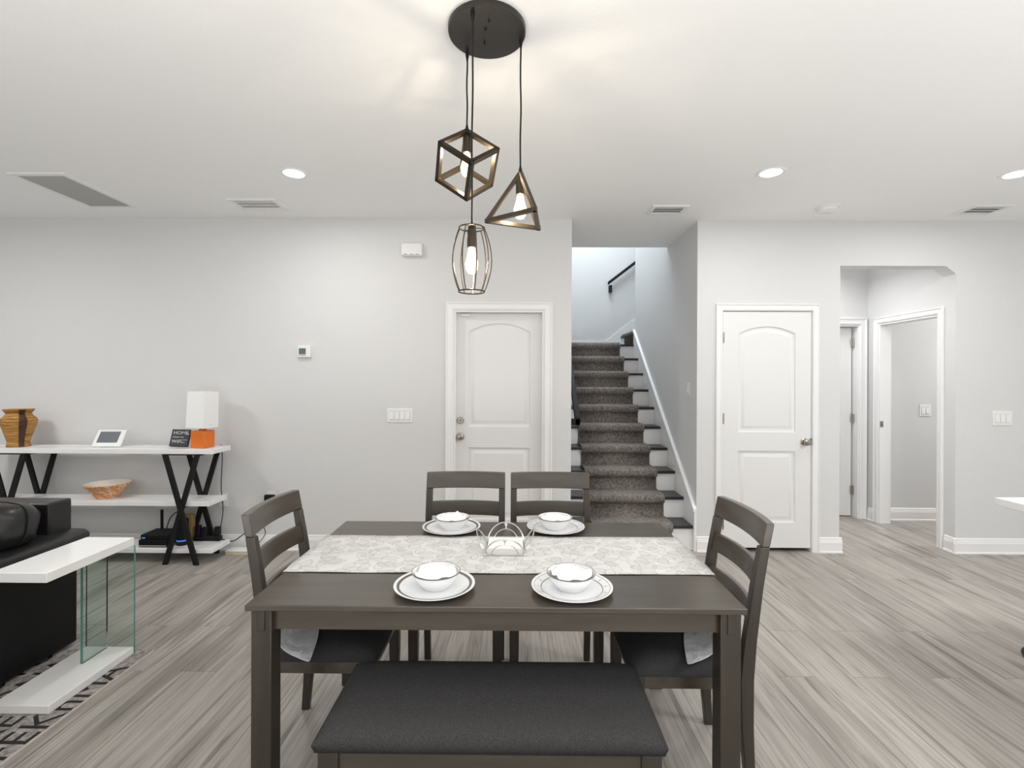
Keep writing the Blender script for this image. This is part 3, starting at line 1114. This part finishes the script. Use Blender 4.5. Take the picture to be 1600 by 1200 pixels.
P1 = make_plate('thick', 'dinner plate with a thick grey rim band, near left of the table')
P1.location = (-.267, 1.639, .760)
dup(P1, (-.295, 2.285, .760), .3, 'dinner plate with a thick grey rim band, far left of the table')
P2 = make_plate('thin', 'dinner plate with thin lines and small sprigs, near right of the table')
P2.location = (.188, 1.634, .760)
dup(P2, (.188, 2.298, .760), .2, 'dinner plate with thin lines and small sprigs, far right of the table')
spots = [((-.263, 1.643), 'near left grey-banded plate', 9), ((.186, 1.64), 'near right sprig-patterned plate', 14), ((-.292, 2.290), 'far left grey-banded plate', 6), ((.186, 2.302), 'far right sprig-patterned plate', 12)]
B1 = None
for (x, y), where, sd_ in spots:
    if B1 is None:
        B1 = make_bowl('white soup bowl with a dark rim line on the ' + where)
        B1.location = (x, y, .7652)
    else:
        dup(B1, (x, y, .7652), 0, 'white soup bowl with a dark rim line on the ' + where)
    nk = make_napkin(sd_, 'crumpled white paper napkin in the bowl on the ' + where)
    nk.location = (x, y, .7652)

# napkin holder
nh = thing('napkin_holder', 'chrome wire napkin holder with arched sides on the runner', 'napkin holder', (-.040, 2.015, .7645))
hw = .078
bs = MB()
bs.tube([(-hw, -hw, .004), (hw, -hw, .004), (hw, hw, .004), (-hw, hw, .004)], .0028, 8, True)
obj('base_frame', bs, M['chrome'], nh)
for th in (0, 90, 180, 270):
    m4 = Matrix.Rotation(R(th), 4, 'Z')
    oa = MB()
    lean = .038
    for rr, hh in ((hw - .002, .072), (hw * .66, .047)):
        pts = [m4 @ Vector((rr * math.cos(PI * i / 20), -hw - lean * math.sin(PI * i / 20) * hh / .072, .004 + hh * math.sin(PI * i / 20))) for i in range(21)]
        oa.tube(pts, .0026 if rr > .06 else .0018, 8)
    obj('arch', oa, M['chrome'], nh)
    if th in (0, 180):
        vm = MB().tube([m4 @ Vector((0, -hw - lean, .076)), m4 @ Vector((0, -hw - lean * .66, .052))], .0018, 6)
        for q in (-1, 1):
            vm.tube([m4 @ Vector((0, -hw - lean * .78, .060)), m4 @ Vector((q * .007, -hw - lean * .95, .073))], .0015, 6)
        obj('leaf_ornament', vm, M['chrome'], nh)
for sx in (-1, 1):
    for sy in (-1, 1):
        obj('ball_foot', MB().lathe([(0, 0), (.004, .001), (.0055, .0045), (.004, .008), (0, .009)], 12, (sx * hw, sy * hw, 0)), M['chrome'], nh)
ns = MB()
for k in range(8):
    z = .768 + .0027 * k
    a_ = .002 * math.sin(k * 2.1)
    ns.box(-.040 - .070 + a_, -.040 + .070 + a_, 2.015 - .070, 2.015 + .070, z, z + .0025)
tag(obj('napkin_stack', ns, M['paper']), 'square stack of white paper napkins inside the chrome holder', 'napkins')

# ---------------------------------------------------------------- console table
ct = thing('console_table', 'white marble-look console table with black crossed legs against the wall', 'console table', (-3.32, 3.97, 0))
L0, L1 = -1.00, .945
obj('top_shelf', MB().box(L0, L1, -.12, .125, .862, .900), M['marble'], ct, bev=.002)
obj('middle_shelf', MB().box(L0 + .02, L1 - .03, -.115, .12, .452, .487), M['marble'], ct, bev=.002)
obj('lower_shelf', MB().box(L0, L1 - .0, -.12, .125, .085, .118), M['marble'], ct, bev=.002)
for xc in (.708, -.66):
    for yy in (-.135, .132):
        for s in (-1, 1):
            off = s * .004
            mb = MB()
            w2 = .019
            dx = .125
            pts = [(xc - s * dx - w2, yy - .011 + off, 0), (xc - s * dx + w2, yy - .011 + off, 0), (xc + s * dx + w2, yy - .011 + off, .868 if abs(yy) > .2 else .864), (xc + s * dx - w2, yy - .011 + off, .864)]
            mb.prism(pts, (0, .022, 0))
            obj('leg', mb, M['black'], ct, bev=.002)
    obj('top_bracket', MB().box(xc - .15, xc + .15, -.118, .118, .852, .8625), M['black'], ct)

# ---- things on the console
vz = thing('wicker_vase', 'honey brown wicker vase with a dark vertical strip on the console', 'vase', (-4.03, 3.97, .900))
VP = [(0.0, 0.0), (0.0698, 0), (0.0757, 0.004), (0.072, 0.02), (0.0676, 0.038), (0.0809, 0.085), (0.097, 0.14), (0.1103, 0.185), (0.1154, 0.212), (0.1088, 0.226), (0.0867, 0.25), (0.0779, 0.262), (0.0794, 0.272), (0.0955, 0.296), (0.0985, 0.302), (0.0933, 0.302), (0.0735, 0.27)]
prof = []
for k in range(len(VP) - 1):
    for q in range(4):
        u = q / 4
        r, z = VP[k][0] * (1 - u) + VP[k + 1][0] * u, VP[k][1] * (1 - u) + VP[k + 1][1] * u
        prof.append((r + (.0016 * math.sin(z * 520) if .01 < z < .29 else 0), z))
prof.append(VP[-1])
obj('vase_body', MB().lathe(prof, 48), M['wicker'], vz)
stp = MB()
rows = []
for r, z in prof[8:-8]:
    rows.append([((r + .003) * math.sin(t), -(r + .003) * math.cos(t), z) for t in [R(46 + 24 * i / 4) for i in range(5)]])
stp.loft(rows, caps=False, closed=False)
so_ = obj('dark_strip', stp, M['wickerdark'], vz)
so_['label'] = 'dark woven strip'
so_.modifiers.new('thick', 'SOLIDIFY').thickness = .003

tl = thing('tablet_display', 'white tablet display tilted back on the console', 'tablet', (-3.30, 3.985, .900), R(4))
m4 = Matrix.Rotation(R(-32), 4, 'X')
obj('tablet_case', MB().box(-.112, .112, 0, .012, 0, .150, Matrix.Translation((0, -.045, .0068)) @ m4), M['plastic'], tl, bev=.004)
obj('tablet_screen', MB().box(-.084, .074, -.0012, .001, .034, .132, Matrix.Translation((0, -.045, .0068)) @ m4), M['screen'], tl)
obj('tablet_stand', MB().prism([(-.05, -.02, 0), (-.05, .055, 0), (-.05, .03, .10)], (.10, 0, 0)), M['grille'], tl)

lp = thing('table_lamp', 'small table lamp with orange square base and white shade', 'lamp', (-2.529, 3.970, .900), R(-9))
obj('lamp_base', MB().box(-.060, .060, -.060, .060, 0, .138), M['orange'], lp, bev=.006, seg=3)
obj('neck', MB().lathe([(.026, .137), (.026, .152), (.012, .156), (.012, .19), (0, .19)], 20), M['orange'], lp)
sh = MB()
o_ = [(-.080, -.080), (.080, -.080), (.080, .080), (-.080, .080)]
sh.loft([[(x, y, .162) for x, y in o_], [(x * .95, y * .95, .452) for x, y in o_], [(x * .93, y * .93, .452) for x, y in o_], [(x * .97, y * .97, .162) for x, y in o_]], caps=False)
shd = obj('lamp_shade', sh, M['shade'], lp, smooth=False)
shd.rotation_euler = (0, R(2), 0)
shd.location = (-.012, 0, 0)
obj('shade_frame', MB().bar((-.075, 0, .182), (.075, 0, .182), .006).bar((0, -.075, .182), (0, .075, .182), .006), M['nickel'], lp)

sg = thing('small_sign', 'small black block sign with white lettering leaning on the orange lamp', 'sign', (-2.700, 3.925, .900), R(14))
m4 = Matrix.Translation((0, 0, .016)) @ Matrix.Rotation(R(-22), 4, 'X') @ Matrix.Rotation(R(3), 4, 'Y') @ Matrix.Scale(1.17, 4)
obj('sign_block', MB().box(-.056, .056, 0, .026, 0, .118, m4), M['signface'], sg, bev=.002)
F = Matrix.Rotation(R(90), 4, 'X')
for txt, x, z, sz, mk in (('HOME', -.046, .082, .033, 'signwhite'), ('is', .036, .078, .030, 'signblue'), ('where the', -.046, .058, .017, 'signwhite'), ('WiFi', -.046, .022, .032, 'signwhite'), ('connects', .006, .040, .012, 'signwhite'), ('here', .012, .022, .013, 'signwhite')):
    text_mesh('lettering', txt, sz, M[mk], sg, m4 @ Matrix.Translation((x, -.0006, z)) @ F)

fb = thing('decorative_bowl', 'orange and white spattered bowl on the middle console shelf', 'bowl', (-3.315, 3.985, .487))
BS = .80
obj('bowl_body', MB().lathe([(r_ * BS, z_ * .88) for r_, z_ in ((0, 0), (.088, 0), (.096, .008), (.135, .055), (.180, .105), (.192, .118), (.196, .132), (.190, .134), (.182, .122), (.130, .060), (.090, .014), (0, .012))], 56), M['bowlpat'], fb)
obj('bowl_lining', MB().lathe([(r_ * BS, z_ * .88) for r_, z_ in ((.0, .0135), (.0895, .0155), (.129, .0615), (.181, .1235), (.1875, .133), (.192, .1355), (.1885, .1355), (.177, .122), (.126, .0640), (0, .018))], 56), M['bowlin'], fb)

# ---- electronics on the lower shelf
rt = thing('black_router', 'slim black router with a stub antenna stacked on a black box', 'router', (-2.845, 3.985, .177))
obj('casing', MB().box(-.125, .105, -.10, .08, 0, .040), M['leatherd'], rt, bev=.008, seg=3)
obj('antenna', MB().tube([(-.085, .085, .03), (-.088, .088, .19)], .011, 10), M['black'], rt)
obj('led', MB().box(-.110, -.085, -.1015, -.099, .010, .020), M['blueled'], rt)
bx = thing('set_top_box', 'flat black set-top box under the router on the lower shelf', 'set-top box', (-2.855, 3.985, .118))
obj('casing', MB().box(-.125, .10, -.105, .085, .004, .058), M['leatherd'], bx, bev=.003)
obj('front_trim', MB().box(-.120, .095, -.107, -.1045, .010, .016), M['grille'], bx)
obj('foot', MB().box(-.11, .085, -.09, .07, 0, .0045), M['black'], bx)
sp = thing('smart_speaker', 'black cylindrical speaker with a blue ring behind the crossed legs', 'speaker', (-2.680, 3.955, .118))
obj('speaker_body', MB().lathe([(0, 0), (.040, 0), (.042, .003), (.042, .205), (.039, .209), (0, .209)], 32), M['black'], sp)
obj('light_ring', MB().lathe([(.0423, .034), (.0427, .036), (.0427, .043), (.0423, .045)], 32), M['blueled'], sp)
ps = thing('power_strip', 'black power strip with plugs at the back of the lower shelf', 'power strip', (-2.56, 4.060, .118))
obj('strip_body', MB().box(-.09, .13, -.022, .022, 0, .040), M['black'], ps, bev=.005)
for k, (x, hgt) in enumerate(((-.06, .085), (-.005, .070), (.10, .075))):
    obj('plug', MB().box(x - .022, x + .022, -.018, .018, .040, .040 + hgt), M['black'], ps, bev=.005)
tag(obj('tan_carton', MB().box(-2.735, -2.662, 4.040, 4.088, .1185, .335), M['tan'], None, bev=.002), 'small tan carton standing behind the black cylindrical speaker', 'carton')


def wire(name, pts, r, label, m='black'):
    # smooth the polyline with Catmull-Rom
    P = [Vector(p) for p in pts]
    P = [P[0]] + P + [P[-1]]
    out = []
    for i in range(1, len(P) - 2):
        for q in range(8):
            t = q / 8
            a, b, c, d = P[i - 1:i + 3]
            out.append(.5 * ((2 * b) + (-a + c) * t + (2 * a - 5 * b + 4 * c - d) * t * t + (-a + 3 * b - 3 * c + d) * t ** 3))
    out.append(P[-2])
    return tag(obj(name, MB().tube(out, r, 8), M[m]), label, 'cable')


wire('router_cable', [(-2.90, 4.078, .20), (-2.88, 4.11, .30), (-2.78, 4.125, .37), (-2.66, 4.13, .41), (-2.55, 4.14, .43), (-2.50, 4.165, .44)], .004, 'black cable curving up from the router to the wall')
wire('lamp_cord', [(-2.47, 4.115, .905), (-2.46, 4.12, .80), (-2.465, 4.115, .55), (-2.452, 4.12, .35), (-2.462, 4.085, .165)], .0035, 'thin black cord hanging behind the right console legs')
wire('floor_cable', [(-2.44, 4.06, .135), (-2.36, 4.10, .10), (-2.28, 4.11, .15), (-2.18, 4.13, .22), (-2.12, 4.15, .27)], .004, 'black cable running from the console to behind the dining chair')
wire('adapter_cord', [(-2.082, 4.150, .40), (-2.13, 4.15, .33), (-2.13, 4.155, .22), (-2.11, 4.15, .15), (-2.15, 4.12, .08), (-2.19, 4.10, .041)], .003, 'thin black cord hanging from the wall adapter')
ad = thing('power_adapter', 'black power adapter plugged in above the left end chair', 'adapter', (-2.083, YL - .006, .44))
obj('adapter_body', MB().box(-.042, .042, -.034, 0, -.040, .034), M['black'], ad, bev=.008, seg=3)
obj('prong_cover', MB().box(-.02, .02, -.038, -.033, -.02, .015), M['leatherd'], ad)


def outlet(x, z, label, y=YL, kind='outlet', gangs=1, wd=None, ht=.118, m4=None):
    t = thing('wall_outlet' if kind == 'outlet' else 'light_switch', label, 'outlet' if kind == 'outlet' else 'light switch', (x, y, z))
    if m4 is not None:
        t.rotation_euler = (0, 0, m4)
    wd = wd or .072 + .046 * (gangs - 1)
    obj('wall_plate', MB().box(-wd / 2, wd / 2, -.006, 0, -ht / 2, ht / 2), M['plastic'], t, bev=.002)
    for g in range(gangs):
        xc = (g - (gangs - 1) / 2) * .046
        if kind == 'outlet':
            obj('socket_face', MB().box(xc - .017, xc + .017, -.0085, -.005, -.036, .036), M['plastic'], t, bev=.002)
            sm = MB()
            for zz in (-.020, .018):
                sm.box(xc - .008, xc - .006, -.0088, -.0080, zz - .005, zz + .005).box(xc + .005, xc + .007, -.0088, -.0080, zz - .005, zz + .005)
            obj('slots', sm, M['band'], t)
        else:
            obj('rocker', MB().prism([(xc - .016, -.005, -.034), (xc - .016, -.0125, -.034), (xc - .016, -.0075, .034), (xc - .016, -.005, .034)], (.032, 0, 0)), M['plastic'], t, smooth=False)
            obj('rocker_gap', MB().box(xc - .0175, xc + .0175, -.0066, -.0058, -.0365, .0365), M['grille'], t)
    return t


outlet(-2.49, .423, 'white wall outlet beside the right end of the console shelves')
outlet(-2.083, .44, 'white wall outlet holding the black adapter', ht=.118)
outlet(-.985, 1.15, 'white four-gang light switch left of the entry door', kind='switch', gangs=4, wd=.218, ht=.118)
outlet(4.126, 1.149, 'white triple light switch on the right-hand wall', y=YR, kind='switch', gangs=3, wd=.165, ht=.122)
outlet(1.544, 1.38, 'white single light switch on the right stair wall', y=4.42, kind='switch', m4=R(-90))
outlet(4.30, 1.155, 'white double light switch inside the room beyond the hall', y=5.22, kind='switch', gangs=2)

cb_ = thing('cream_box', 'flat cream box lying on the floor against the baseboard', 'box', (-2.20, 4.095, 0))
obj('box_body', MB().box(-.19, .16, -.045, .055, 0, .030), M['cream'], cb_, bev=.002)
obj('box_lid', MB().box(-.192, .162, -.047, .057, .0295, .036), M['plastic'], cb_, bev=.002)

th_ = thing('thermostat', 'white wall thermostat with a small grey screen', 'thermostat', (-1.795, YL, 1.69))
obj('housing', MB().box(-.055, .055, -.028, 0, -.050, .050), M['plastic'], th_, bev=.004)
obj('display', MB().box(-.043, .016, -.0292, -.0275, -.022, .026), M['lcd'], th_)
obj('lower_lip', MB().box(-.042, .015, -.0295, -.0275, -.036, -.023), M['grille'], th_)
cx = thing('door_chime', 'white door chime box high on the wall left of the lamp', 'door chime', (-.882, YL, 2.55))
obj('chime_cover', MB().box(-.088, .088, -.055, 0, -.052, .054), M['plastic'], cx, bev=.010, seg=3)
for k in (-1, 0, 1):
    obj('sound_slot', MB().box(k * .050 - .015, k * .050 + .015, -.0562, -.05, -.047, -.039), M['grille'], cx)
ds = thing('door_sensor', 'small white sensor at the top left corner of the entry door', 'sensor', (-.435, YL + .075, 2.012))
obj('sensor_body', MB().box(-.038, .038, -.024, 0, -.014, .014), M['plastic'], ds, bev=.004)

# ---------------------------------------------------------------- sofa
sf = thing('sofa', 'black leather sofa at the left edge of the photo', 'sofa', (-2.40, 2.7, 0))
obj('side_panel', MB().box(-.30, .010, -1.4, -.02, .02, .575), M['leatherd'], sf, bev=.012, seg=3)
ms = MB()
cr = [(.0, .56), (.030, .565), (.042, .585), (.036, .607), (.010, .622), (-.30, .628), (-.30, .56)]
ms.prism([(x, -1.43, z) for x, z in cr], (0, 1.455, 0))
obj('arm_pad', ms, M['leather'], sf, bev=.010, seg=3)
obj('backrest', MB().box(-2.1, -.068, -.11, .03, .60, .790), M['leather'], sf, bev=.012, seg=3)
obj('base', MB().box(-2.1, -.28, -1.3, -.02, .06, .40), M['leatherd'], sf, bev=.02)
obj('seat_cushion', MB().box(-2.08, -.31, -1.32, -.14, .40, .55), M['leather'], sf, bev=.04, seg=4)
cu = MB()
n, m = 26, 18
vs, fs = [], []
for j in range(m + 1):
    ph = -PI / 2 + PI * j / m
    for i in range(n):
        th = 2 * PI * i / n
        se = lambda v, p: math.copysign(abs(v) ** p, v)
        x = .34 * se(math.cos(ph), .34) * se(math.cos(th), .4)
        y = .135 * se(math.cos(ph), .5) * se(math.sin(th), .7)
        z = .115 * se(math.sin(ph), .6)
        wv = .006 * math.sin(x * 31 + z * 40) * math.cos(y * 25) + .004 * math.sin(z * 70 + x * 20)
        vs.append((x, y + wv - .25 * 0, z + wv))
for j in range(m):
    for i in range(n):
        fs.append((j * n + i, j * n + (i + 1) % n, (j + 1) * n + (i + 1) % n, (j + 1) * n + i))
cu.add(vs, fs)
cu.v = [tuple(Matrix.Translation((-.335, -.300, .728)) @ Matrix.Rotation(R(-8), 4, 'X') @ Vector(v)) for v in cu.v]
cuo = obj('back_cushion', cu, M['leather'], sf, ang=80)
sv = []
for j in range(m + 1):
    i = n // 2 + 9
for k in range(25):
    t = (-.48 + .96 * k / 24) * PI
    sv.append(Matrix.Translation((-.335, -.300, .728)) @ Matrix.Rotation(R(-8), 4, 'X') @ Vector((.344 * math.cos(t) ** .34, 0, .116 * math.copysign(abs(math.sin(t)) ** .6, math.sin(t)))))
obj('seam', MB().tube(sv, .003, 6), M['black'], cuo)

# ---------------------------------------------------------------- glass-legged side table and rug
gt = thing('side_table', 'narrow white side table with glass legs standing on the rug', 'side table', (-2.13, 2.345, .009))
obj('tabletop', MB().box(-.130, .122, -.245, .240, .566, .608), M['glasswhite'], gt, bev=.002)
obj('base_board', MB().box(-.130, .128, -.240, .232, 0, .036), M['glasswhite'], gt, bev=.002)
g1 = obj('glass_panel', MB().box(-.012, -.002, .075, .222, .036, .566), M['glass'], gt)
g2 = obj('glass_panel', MB().box(-.128, .128, .2322, .2402, .0, .566), M['glass'], gt)
obj('polished_edge', MB().box(-.0125, -.0015, .072, .0752, .036, .566), M['glassedge'], g1)
obj('polished_edge', MB().box(.128, .1292, .2320, .2404, .0, .566), M['glassedge'], g2)
obj('polished_edge', MB().box(-.1292, -.128, .2320, .2404, .0, .566), M['glassedge'], g2)
rg = thing('area_rug', 'grey rug patterned with dark lettering under the sofa', 'rug', (-1.92, 2.615, 0))
obj('pile', MB().box(-2.6, -.006, -2.2, 0, 0, .008), M['rug'], rg)
obj('binding', MB().box(-.006, 0, -2.2, 0, 0, .0085), M['rugedge'], rg)
for txt, x, y, sz in (('VMFEKhMA', -.012, -1.02, .175), ('NWREDKRA', -.165, -1.00, .165), ('MINATERNA', -.318, -1.02, .165), ('LAKBARDTO', -.47, -1.0, .165)):
    text_mesh('rug_letters', txt, sz, M['rugink'], rg, Matrix.Translation((x, y, .0084)) @ Matrix.Rotation(R(90), 4, 'Z'), .0004)

# ---------------------------------------------------------------- kitchen counter on the right
kc = thing('kitchen_island', 'white kitchen counter corner at the right edge of the photo', 'counter', (2.225, 2.31, 0))
obj('countertop', MB().box(0, 1.1, -2.6, 0, .885, .920), M['marble'], kc, bev=.003)
obj('island_body', MB().box(.42, 1.05, -2.5, -.25, 0, .885), M['trim'], kc)

# ---------------------------------------------------------------- stool beyond the counter, only its base edge is in view
bs_ = thing('bar_stool', 'black bar stool base just showing at the right edge beside the counter', 'stool', (2.885, 2.53, 0))
obj('base', MB().lathe([(0, 0), (.215, 0), (.218, .006), (.205, .014), (.06, .035), (.03, .05), (0, .05)], 48), M['black'], bs_)
obj('column', MB().lathe([(.026, .045), (.026, .35), (.018, .35), (.018, .62), (0, .62)], 20), M['black'], bs_)
obj('seat', MB().lathe([(0, .61), (.13, .61), (.15, .63), (.15, .66), (.13, .69), (0, .70)], 40), M['leather'], bs_)
